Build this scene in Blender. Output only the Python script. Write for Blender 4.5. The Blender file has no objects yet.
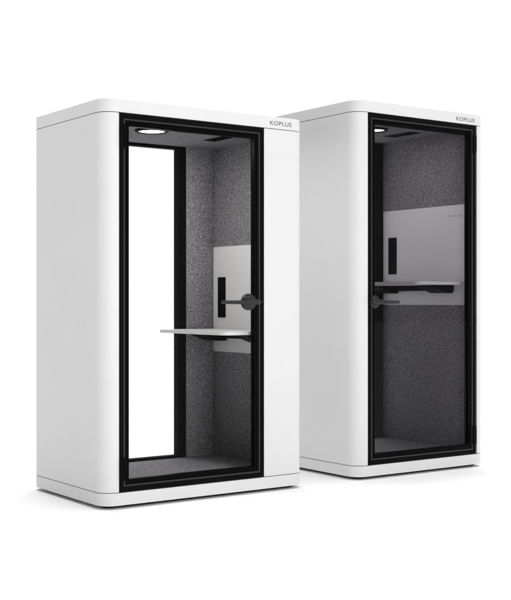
import bpy, bmesh, math
from mathutils import Vector, Matrix

S = bpy.context.scene
COL = S.collection
PI = math.pi

# ------------------------------------------------------------------ materials
def principled(name, col, rough=.5, spec=.5, metal=0., coat=0.):
    m = bpy.data.materials.new(name); m.use_nodes = True
    b = m.node_tree.nodes['Principled BSDF']
    b.inputs['Base Color'].default_value = (*col, 1)
    b.inputs['Roughness'].default_value = rough
    b.inputs['Specular IOR Level'].default_value = spec
    b.inputs['Metallic'].default_value = metal
    b.inputs['Coat Weight'].default_value = coat
    return m, m.node_tree, b

def painted(name, v, rough=.45, spec=.3, var=.012, bump=.02, scale=700):
    """painted sheet metal: faint tone drift and a fine orange-peel"""
    m, t, b = principled(name, (v, v, v), rough, spec)
    N, L = t.nodes, t.links
    tc = N.new('ShaderNodeTexCoord')
    n1 = N.new('ShaderNodeTexNoise'); n1.inputs['Scale'].default_value = 2.3; n1.inputs['Detail'].default_value = 4
    L.new(tc.outputs['Object'], n1.inputs['Vector'])
    mr = N.new('ShaderNodeMapRange'); mr.inputs['From Min'].default_value = .3; mr.inputs['From Max'].default_value = .7
    mr.inputs['To Min'].default_value = v*(1-var); mr.inputs['To Max'].default_value = v*(1+var)
    L.new(n1.outputs['Fac'], mr.inputs['Value'])
    cb = N.new('ShaderNodeCombineColor')
    for k in ('Red', 'Green', 'Blue'): L.new(mr.outputs['Result'], cb.inputs[k])
    L.new(cb.outputs['Color'], b.inputs['Base Color'])
    n2 = N.new('ShaderNodeTexNoise'); n2.inputs['Scale'].default_value = scale; n2.inputs['Detail'].default_value = 1
    L.new(tc.outputs['Object'], n2.inputs['Vector'])
    bp = N.new('ShaderNodeBump'); bp.inputs['Strength'].default_value = bump; bp.inputs['Distance'].default_value = .001
    L.new(n2.outputs['Fac'], bp.inputs['Height']); L.new(bp.outputs['Normal'], b.inputs['Normal'])
    return m

def felt(name, lo, mid, hi, scale=150, tint=(1.0, .975, 1.02)):
    """heathered acoustic felt: light and dark fibres tangled together"""
    m, t, b = principled(name, (mid,)*3, .95, .08)
    N, L = t.nodes, t.links
    tc = N.new('ShaderNodeTexCoord')
    n0 = N.new('ShaderNodeTexNoise'); n0.inputs['Scale'].default_value = 60; n0.inputs['Detail'].default_value = 2
    L.new(tc.outputs['Object'], n0.inputs['Vector'])
    mixv = N.new('ShaderNodeMix'); mixv.data_type = 'VECTOR'; mixv.inputs['Factor'].default_value = .025
    L.new(tc.outputs['Object'], mixv.inputs['A']); L.new(n0.outputs['Color'], mixv.inputs['B'])
    n1 = N.new('ShaderNodeTexNoise'); n1.inputs['Scale'].default_value = scale
    n1.inputs['Detail'].default_value = 4; n1.inputs['Roughness'].default_value = .7
    L.new(mixv.outputs['Result'], n1.inputs['Vector'])
    r = N.new('ShaderNodeValToRGB'); e = r.color_ramp.elements
    def c(v): return (v*tint[0], v*tint[1], v*tint[2], 1)
    e[0].position = .36; e[0].color = c(lo); e[1].position = .66; e[1].color = c(hi)
    x = e.new(.5); x.color = c(mid)
    L.new(n1.outputs['Fac'], r.inputs['Fac']); L.new(r.outputs['Color'], b.inputs['Base Color'])
    bp = N.new('ShaderNodeBump'); bp.inputs['Strength'].default_value = .5; bp.inputs['Distance'].default_value = .003
    L.new(n1.outputs['Fac'], bp.inputs['Height']); L.new(bp.outputs['Normal'], b.inputs['Normal'])
    return m

def glass(name, tint, refl):
    """thin pane: straight-through tint plus a weak mirror"""
    m = bpy.data.materials.new(name); m.use_nodes = True
    t = m.node_tree; N, L = t.nodes, t.links
    N.clear()
    o = N.new('ShaderNodeOutputMaterial')
    tr = N.new('ShaderNodeBsdfTransparent'); tr.inputs['Color'].default_value = (*tint, 1)
    gl = N.new('ShaderNodeBsdfGlossy'); gl.inputs['Roughness'].default_value = .02
    lw = N.new('ShaderNodeLayerWeight'); lw.inputs['Blend'].default_value = .25
    mr = N.new('ShaderNodeMapRange'); mr.inputs['To Min'].default_value = refl*.5; mr.inputs['To Max'].default_value = refl*3
    L.new(lw.outputs['Facing'], mr.inputs['Value'])
    mx = N.new('ShaderNodeMixShader')
    L.new(mr.outputs['Result'], mx.inputs['Fac']); L.new(tr.outputs[0], mx.inputs[1]); L.new(gl.outputs[0], mx.inputs[2])
    L.new(mx.outputs[0], o.inputs['Surface'])
    return m

def emit(name, s):
    m = bpy.data.materials.new(name); m.use_nodes = True
    t = m.node_tree; t.nodes.clear()
    o = t.nodes.new('ShaderNodeOutputMaterial'); e = t.nodes.new('ShaderNodeEmission')
    e.inputs['Color'].default_value = (1, .985, .96, 1); e.inputs['Strength'].default_value = s
    t.links.new(e.outputs[0], o.inputs['Surface'])
    return m

M = dict(
    white=painted('white_paint', .755),
    panel=painted('pale_grey_laminate', .78, .4, .3),
    desk=painted('white_laminate', .74, .35, .4),
    black=painted('black_powder_coat', .004, .55, .04, .1, 0),
    trim_glint=painted('black_trim_highlight', .03, .35, .25, .1, 0),  # lighter grey paints in the highlight lines along the leaf edge
    band=painted('black_glass_border', .003, .3, .03, .05, 0),
    handle=painted('dark_grey_zinc', .022, .38, .3, .08, 0),
    hinge=painted('black_hinge_metal', .003, .5, .05, .05, 0),
    gap=painted('dark_rubber', .03, .8, .1, .1, .1),
    ink=painted('grey_print', .17, .5, .2, .03, 0),
    faint=painted('faint_print', .40, .5, .2, .03, 0),
    felt=felt('charcoal_heather_felt', .06, .20, .50, 150),
    ceil=felt('grey_ceiling_felt', .08, .19, .36, 120),
    carpet=felt('grey_carpet', .06, .19, .40, 130),
    clear=glass('clear_glass', (.993, .993, .993), .004),
    smoke=glass('smoked_glass', (.80, .793, .811), .009),
    lamp=emit('lamp_glow', 4.),
    dim=emit('dim_lamp_glow', 3.),
)

# ------------------------------------------------------------------ mesh tools
def link(name, bm, mat, parent=None, angle=32):
    me = bpy.data.meshes.new(name)
    bmesh.ops.remove_doubles(bm, verts=bm.verts, dist=1e-6)
    bmesh.ops.recalc_face_normals(bm, faces=bm.faces)
    bm.to_mesh(me); bm.free()
    for p in me.polygons: p.use_smooth = True
    me.set_sharp_from_angle(angle=math.radians(angle))
    me.materials.append(mat)
    o = bpy.data.objects.new(name, me); COL.objects.link(o)
    if parent: o.parent = parent
    return o

def merge(bm, other):
    me = bpy.data.meshes.new('tmp'); other.to_mesh(me); other.free()
    bm.from_mesh(me); bpy.data.meshes.remove(me)

def prism(poly, a, b, axis='z', bev=0., seg=2, which='all'):
    """closed polygon extruded along an axis, optional rounded end edges"""
    bm = bmesh.new()
    def P(u, v, w):
        return {'z': (u, v, w), 'y': (u, w, v), 'x': (w, u, v)}[axis]
    lo = [bm.verts.new(P(u, v, a)) for u, v in poly]
    hi = [bm.verts.new(P(u, v, b)) for u, v in poly]
    n = len(poly)
    fl = bm.faces.new(lo[::-1]); fh = bm.faces.new(hi)
    for i in range(n):
        bm.faces.new((lo[i], lo[(i+1) % n], hi[(i+1) % n], hi[i]))
    if bev:
        ed = set()
        if which in ('all', 'lo'): ed |= set(fl.edges)
        if which in ('all', 'hi'): ed |= set(fh.edges)
        bmesh.ops.bevel(bm, geom=list(ed), offset=bev, segments=seg, affect='EDGES', profile=.5)
    return bm

def box(x0, x1, y0, y1, z0, z1, bev=0., seg=2):
    bm = bmesh.new()
    bmesh.ops.create_cube(bm, size=1, matrix=Matrix.Translation(((x0+x1)/2, (y0+y1)/2, (z0+z1)/2)) @
                          Matrix.Diagonal((x1-x0, y1-y0, z1-z0, 1)))
    if bev: bmesh.ops.bevel(bm, geom=list(bm.edges), offset=bev, segments=seg, affect='EDGES', profile=.5)
    return bm

def arc(cx, cy, r, a0, a1, n=14):
    return [(cx+r*math.cos(a0+(a1-a0)*i/n), cy+r*math.sin(a0+(a1-a0)*i/n)) for i in range(n+1)]

def rrect(x0, x1, y0, y1, r, n=14):
    return (arc(x0+r, y0+r, r, PI, 1.5*PI, n) + arc(x1-r, y0+r, r, 1.5*PI, 2*PI, n) +
            arc(x1-r, y1-r, r, 0, .5*PI, n) + arc(x0+r, y1-r, r, .5*PI, PI, n))

def frame_y(x0, x1, z0, z1, w, y0, y1, bev=.0, wz=None):
    """rectangular frame in the xz plane: four mitred bars"""
    bm = bmesh.new()
    O = [(x0, z0), (x1, z0), (x1, z1), (x0, z1)]
    wz = w if wz is None else wz
    I = [(x0+w, z0+wz), (x1-w, z0+wz), (x1-w, z1-wz), (x0+w, z1-wz)]
    V = {}
    for k, pts in (('O', O), ('I', I)):
        for s, y in (('f', y0), ('b', y1)):
            V[k+s] = [bm.verts.new((x, y, z)) for x, z in pts]
    ed = []
    for i in range(4):
        j = (i+1) % 4
        bm.faces.new((V['Of'][i], V['Of'][j], V['If'][j], V['If'][i]))
        bm.faces.new((V['Ob'][j], V['Ob'][i], V['Ib'][i], V['Ib'][j]))
        bm.faces.new((V['Of'][j], V['Of'][i], V['Ob'][i], V['Ob'][j]))
        bm.faces.new((V['If'][i], V['If'][j], V['Ib'][j], V['Ib'][i]))
    if bev:
        for i in range(4):
            for k in ('O', 'I'):
                ed.append(bm.edges.get((V[k+'f'][i], V[k+'f'][(i+1) % 4])))
        bmesh.ops.bevel(bm, geom=ed, offset=bev, segments=2, affect='EDGES', profile=.5)
    return bm

def lathe_y(prof, cx, cz, n=48):
    """profile [(radius, y)] spun about the y axis through (cx, cz)"""
    bm = bmesh.new(); rings = []
    for r, y in prof:
        if r < 1e-6: rings.append([bm.verts.new((cx, y, cz))])
        else: rings.append([bm.verts.new((cx+r*math.cos(2*PI*i/n), y, cz+r*math.sin(2*PI*i/n))) for i in range(n)])
    for A, B in zip(rings, rings[1:]):
        for i in range(n):
            j = (i+1) % n
            if len(A) == 1 and len(B) > 1: bm.faces.new((A[0], B[i], B[j]))
            elif len(B) == 1 and len(A) > 1: bm.faces.new((A[i], A[j], B[0]))
            elif len(A) > 1: bm.faces.new((A[i], A[j], B[j], B[i]))
    return bm

def lathe_z(prof, cx, cy, n=56):
    bm = lathe_y(prof, 0, 0, n)
    bmesh.ops.transform(bm, verts=bm.verts, matrix=Matrix(((1, 0, 0, cx), (0, 0, 1, cy), (0, 1, 0, 0), (0, 0, 0, 1))))
    return bm

def word(name, text, mat, parent, place, width, height, depth=.0008):
    """lettering fitted to width x height; place maps (u, v, w) to booth coordinates"""
    cu = bpy.data.curves.new('lettering', 'FONT'); cu.body = text; cu.extrude = .01; cu.resolution_u = 6
    cu.space_character = 1.06; cu.offset = .014
    ob = bpy.data.objects.new('lettering', cu); COL.objects.link(ob)
    bpy.context.view_layer.update()
    me = bpy.data.meshes.new_from_object(ob)
    bpy.data.objects.remove(ob); bpy.data.curves.remove(cu)
    bm = bmesh.new(); bm.from_mesh(me); bpy.data.meshes.remove(me)
    xs = [v.co.x for v in bm.verts]; ys = [v.co.y for v in bm.verts]; zs = [v.co.z for v in bm.verts]
    for v in bm.verts:
        u = (v.co.x-min(xs))/(max(xs)-min(xs))*width
        w = (v.co.y-min(ys))/(max(ys)-min(ys))*height
        d = (v.co.z-min(zs))/(max(zs)-min(zs))*depth
        v.co = place(u, w, d)
    return link(name, bm, mat, parent, 20)

# ------------------------------------------------------------------ the booth
PL = .070                       # plinth height
R = .090                        # corner radius of the plan
CAPT = .072                     # roof cap height
SEAM = .004
GAP = .021                      # height of the plinth above the floor

def booth(name, label, x, W, D, H, hand, door_x0, wall_r, back_y, win, desk_z, panel_z, strip_z, lamp, vent, logo, glass_mat, lamp_mat, watts, rose, panel_mark):
    """x: world position of the left front corner; hand 'R' handle on the right, 'L' on the left"""
    root = bpy.data.objects.new(name, None); COL.objects.link(root)
    root.location = (x, 0, GAP); root.empty_display_size = .3
    root['label'] = label; root['category'] = 'phone booth'; root['group'] = 'acoustic phone booths'
    top = H - CAPT              # roof seam
    d0, d1 = door_x0, door_x0+.996
    ceil_z = top - .024

    # plinth with feet
    pl = link('plinth', prism(rrect(0, W, 0, D, R), 0, PL, bev=.005), M['white'], root)
    for fx in (.16, W-.16):
        for fy in (.14, D-.14):
            link('foot', lathe_z([(0, -GAP), (.028, -GAP), (.030, 3e-3-GAP), (.030, .001), (0, .001)], fx, fy, 24), M['gap'], pl)
    link('gap_shadow', prism(rrect(.045, W-.045, .045, D-.045, R-.045), -GAP+.006, .0015), M['black'], pl)  # black filler added under the plinth, stands in for the contact shadow
    # dark joint lines above the plinth and under the roof cap
    ring = prism(rrect(.004, W-.004, .004, D-.004, R-.004), PL-.001, PL+SEAM+.001)
    link('seam_strip', ring, M['gap'], root)
    ring = prism(rrect(.004, W-.004, .004, D-.004, R-.004), top-SEAM-.001, top+.001)
    link('seam_strip', ring, M['gap'], root)
    # roof cap and its lettering
    cap = link('roof_cap', prism(rrect(0, W, 0, D, R), top, H, bev=.006), M['white'], root)
    lx, lw, lz, lh = logo
    word('logo', 'KOPLUS', M['ink'], cap, lambda u, w, d: (lx+u, .0002-d, lz+w), lw, lh)

    # outer side panels: rounded at both corners, open at door and window
    t = .048
    w0, w1 = win
    z0, z1 = PL+SEAM, top-SEAM
    left = (arc(R, R, R, 1.5*PI, PI) + arc(R, D-R, R, PI, .5*PI) + [(w0, D), (w0, D-t)] +
            arc(R, D-R, R-t, .5*PI, PI) + arc(R, R, R-t, PI, 1.5*PI))
    left[0] = (R, 0)
    left = [(d0, 0)] + left + [(d0, t)]
    link('side_panel', prism(left, z0, z1, bev=.0015, seg=1), M['white'], root)
    right = (arc(W-R, R, R, 1.5*PI, 2*PI) + arc(W-R, D-R, R, 0, .5*PI) + [(w1, D), (w1, D-t)] +
             arc(W-R, D-R, R-t, .5*PI, 0) + arc(W-R, R, R-t, 2*PI, 1.5*PI))
    if W-R-d1 > .02:
        right = [(d1, 0)] + right + [(d1, t)]
    link('side_panel', prism(right, z0, z1, bev=.0015, seg=1), M['white'], root)

    # felt lining
    fz0, fz1 = PL+.02, ceil_z+.004
    link('felt_wall', box(wall_r, W-t-.002, t+.004, D-t-.002, fz0, fz1, .003), M['felt'], root)
    link('felt_wall', box(t+.002, d0+.012, t+.004, D-t-.002, fz0, fz1, .003), M['felt'], root)
    if wall_r - w1 > .03:
        link('felt_wall', box(w1+.002, wall_r-.0015, back_y, D-t-.002, fz0, fz1, .004), M['felt'], root)
    if w0 > d0+.05:
        link('felt_wall', box(d0+.0135, w0-.002, back_y, D-t-.002, fz0, fz1, .004), M['felt'], root)
    if wall_r-d1 > .06:
        link('felt_wall', box(d1+.003, wall_r-.0015, t+.004, t+.03, fz0, fz1, .004), M['felt'], root)
    ce = link('ceiling', box(t+.004, W-t-.004, t+.006, D-t-.004, ceil_z, top-SEAM-.002), M['ceil'], root)
    link('carpet', box(t+.004, W-t-.004, t+.006, D-t-.004, PL+SEAM+.002, PL+.026, .003), M['carpet'], root)
    # round ceiling lamp and ventilation slot
    cx, cy, cr = lamp
    link('lamp_ring', lathe_z([(cr, ceil_z+.004), (cr, ceil_z-.010), (cr+.004, ceil_z-.013), (cr+.020, ceil_z-.013), (cr+.024, ceil_z-.009), (cr+.024, ceil_z+.004)], cx, cy), M['black'], ce)
    link('lamp_disc', lathe_z([(0, ceil_z-.008), (cr+.001, ceil_z-.008), (cr+.001, ceil_z+.002), (0, ceil_z+.002)], cx, cy), lamp_mat, ce)
    ld = bpy.data.lights.new('ceiling_light', 'AREA'); ld.shape = 'DISK'; ld.size = cr*2; ld.energy = watts
    ld.color = (1, .985, .96)
    lo = bpy.data.objects.new('ceiling_light', ld); COL.objects.link(lo); lo.parent = ce; lo.location = (cx, cy, ceil_z-.0135)
    vx0, vx1, vy0, vy1 = vent
    vb = box(vx0, vx1, vy0, vy1, ceil_z-.004, ceil_z+.003, .0015, 1)
    k = 6
    for i in range(k):
        y = vy0+.014+(vy1-vy0-.028)*(i+.5)/k
        merge(vb, box(vx0+.010, vx1-.010, y-.006, y+.006, ceil_z-.007, ceil_z-.0035))
    link('vent_grille', vb, M['hinge'], ce)

    # glazed back panel, full height
    fw = .070 if w1 > wall_r-.05 else .068
    bw = link('back_window', frame_y(w0+.001, w1-.001, fz0, fz1, fw, back_y+.002, D-.004, .003, .024), M['black'], root)
    link('window_pane', box(w0+fw-.004, w1-fw+.004, back_y+.010, back_y+.018, fz0+.020, fz1-.020), M['clear'], bw)

    # door: jamb, leaf, glass, handle, hinges
    link('door_jamb', frame_y(d0+.0005, d1-.0005, z0+.001, z1-.001, .026, -.003, .075, .003), M['black'], root)
    e = .0285
    leaf = link('door', frame_y(d0+e, d1-e, z0+e, z1-e, .010, -.001, .046, .0025), M['trim_glint'], root)
    link('glass_border', frame_y(d0+e+.0105, d1-e-.0105, z0+e+.0105, z1-e-.0105, .029, .008, .044, .002), M['band'], leaf)
    q = e+.036
    link('glass_pane', box(d0+q, d1-q, .018, .026, z0+q, z1-q), glass_mat, leaf)
    hx, hr = rose
    s = -1 if hand == 'R' else 1
    hz = 1.134
    ha = lathe_y([(0, -.016), (hr*.55, -.016), (hr*.66, -.013), (hr*.72, -.009), (hr*.96, -.008), (hr, -.004), (hr, .016), (0, .016)], hx, hz)
    # cam nose on the far side of the rose, neck and lever blade
    L_ = .228 if hand == 'R' else .180
    pts = [(hx-s*.062, hz), (hx-s*.040, hz+.016), (hx+s*.020, hz+.016), (hx+s*.060, hz+.010), (hx+s*(L_-.012), hz+.009), (hx+s*L_, hz+.004),
           (hx+s*L_, hz-.008), (hx+s*(L_-.010), hz-.012), (hx+s*.060, hz-.010), (hx+s*.020, hz-.017), (hx-s*.040, hz-.016)]
    merge(ha, prism(pts, -.052, -.034, 'y', bev=.004))
    merge(ha, lathe_y([(0, -.040), (.012, -.040), (.012, -.010), (0, -.010)], hx, hz, 24))
    link('door_handle', ha, M['handle'], leaf)
    hxx = d0+.004 if hand == 'R' else d1-.030
    for za, zb in ((.142, .262), (top-.195, top-.070)):
        hb = box(hxx, hxx+.026, -.012, .004, za, zb, .003)
        for zz in (za+.030, (za+zb)/2, zb-.030):
            merge(hb, lathe_y([(0, -.0135), (.006, -.0135), (.006, -.0115), (0, -.0115)], hxx+.013, zz, 16))
        merge(hb, prism(arc(hxx+(.026 if hand == 'R' else 0), -.010, .007, 0, 2*PI, 16)[:-1], za-.004, zb+.004, bev=.001, seg=1))
        link('hinge', hb, M['hinge'], leaf)

    # white wall panel with a power strip
    wp = link('wall_panel', box(wall_r-.006, wall_r+.001, .075, back_y-.004, *panel_z, .0015, 1), M['panel'], root)
    sy0, sy1 = .725, .815
    dz = back_y-.880
    ps = box(wall_r-.011, wall_r-.004, sy0+dz, sy1+dz, *strip_z, .0015, 1)
    link('power_strip', ps, M['hinge'], wp)
    if panel_mark:
        y1, z, w, h = panel_mark
        word('logo', 'KOPLUS', M['faint'], wp, lambda u, v, d: (wall_r-.0058-d, y1-u, z+v), w, h, .0006)
    # desk on brackets
    x0 = wall_r-.46
    yb = back_y-.02
    dk = link('desk', prism(rrect(x0, wall_r-.008, .072, yb, .055, 12), desk_z+.003, desk_z+.024, bev=.006, seg=3), M['desk'], root)
    br = box(wall_r-.060, wall_r-.0075, .185, back_y-.010, desk_z-.036, desk_z+.0024, .002)
    for ya, yb2 in ((.180, .350), (back_y-.190, back_y-.005)):
        merge(br, prism([(wall_r-.020, desk_z+.001), (wall_r-.20, desk_z+.001), (wall_r-.20, desk_z-.012), (wall_r-.080, desk_z-.054), (wall_r-.020, desk_z-.054)], ya, yb2, axis='y', bev=.002, seg=1))
    link('desk_bracket', br, M['hinge'], dk)
    return root

booth('phone_booth', 'wide white phone booth with a broad white panel right of its clear glass door',
      0.0, 1.414, .936, 2.265, 'R', .100, 1.310, .880, (.30, 1.094), .930, (.800, 1.505), (1.030, 1.300),
      (.512, .345, .078), (1.00, 1.085, .29, .53), (1.141, .164, 2.2135, .026), M['clear'], M['lamp'], 9.0, (.985, .050), None)
booth('phone_booth', 'narrow, taller white phone booth whose front is all smoked glass door hinged at right',
      1.827, 1.197, 1.000, 2.440, 'L', .100, 1.078, .942, (.30, 1.0775), 1.250, (1.112, 1.822), (1.342, 1.618),
      (.526, .425, .074), (.815, .915, .36, .64), (.905, .178, 2.385, .027), M['smoke'], M['dim'], 3.4, (.156, .043), (.245, 1.738, .125, .014))

# ------------------------------------------------------------------ studio floor
bm = bmesh.new()
bmesh.ops.create_circle(bm, cap_ends=True, segments=96, radius=60)
fm = painted('white_studio_floor', .93, .8, .0, .004, 0)
fl = link('floor', bm, fm); fl['kind'] = 'structure'

# ------------------------------------------------------------------ studio light
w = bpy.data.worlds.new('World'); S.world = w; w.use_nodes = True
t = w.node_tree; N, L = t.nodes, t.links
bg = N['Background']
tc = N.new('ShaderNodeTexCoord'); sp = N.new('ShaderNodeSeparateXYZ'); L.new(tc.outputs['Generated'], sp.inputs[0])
def smooth(src, a, b, v0, v1):
    m = N.new('ShaderNodeMapRange'); m.interpolation_type = 'SMOOTHSTEP'
    for k, v in (('From Min', a), ('From Max', b), ('To Min', v0), ('To Max', v1)): m.inputs[k].default_value = v
    L.new(src, m.inputs['Value']); return m.outputs['Result']
def math_(op, a, b):
    m = N.new('ShaderNodeMath'); m.operation = op
    for i, v in enumerate((a, b)):
        if isinstance(v, (int, float)): m.inputs[i].default_value = v
        else: L.new(v, m.inputs[i])
    return m.outputs[0]
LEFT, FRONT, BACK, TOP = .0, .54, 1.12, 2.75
side = smooth(sp.outputs['X'], -.25, .25, LEFT, 1.0)       # world blacked out at left, added to shade the left faces
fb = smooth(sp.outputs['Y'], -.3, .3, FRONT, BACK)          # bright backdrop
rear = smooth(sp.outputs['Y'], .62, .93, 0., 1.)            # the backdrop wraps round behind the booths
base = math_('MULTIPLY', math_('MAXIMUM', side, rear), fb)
zen = smooth(sp.outputs['Z'], .72, .92, 0., TOP)            # unseen overhead glow, added to lift the floor to white
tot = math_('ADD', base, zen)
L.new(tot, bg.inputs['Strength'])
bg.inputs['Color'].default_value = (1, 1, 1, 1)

# key softbox, front left of the booths
key = bpy.data.lights.new('key_softbox', 'AREA'); key.shape = 'RECTANGLE'; key.size = 2.4; key.size_y = 2.8; key.energy = 172
ko = bpy.data.objects.new('key_softbox', key); COL.objects.link(ko)
ko.location = (-.8, -7.4, 2.1)
ko.rotation_euler = (Vector((.8, 0, 1.1))-ko.location).to_track_quat('-Z', 'Y').to_euler()

# ------------------------------------------------------------------ camera
cam = bpy.data.cameras.new('camera'); co = bpy.data.objects.new('camera', cam); COL.objects.link(co)
cam.sensor_fit = 'HORIZONTAL'; cam.sensor_width = 36; cam.lens = 1149.6/511*36
cam.shift_y = 1/511; cam.clip_end = 300; cam.clip_start = .05
co.location = (-2.9923, -5.6524, 1.14+.021)
co.rotation_euler = (PI/2, 0, -math.radians(35.4527))
S.camera = co

S.view_settings.view_transform = 'Standard'; S.view_settings.look = 'None'
S.view_settings.exposure = 0; S.view_settings.gamma = 1; S.view_settings.use_curve_mapping = False
S.cycles.use_denoising = True
S.cycles.max_bounces = 12; S.cycles.transparent_max_bounces = 16; S.cycles.diffuse_bounces = 6
S.cycles.sample_clamp_indirect = 10
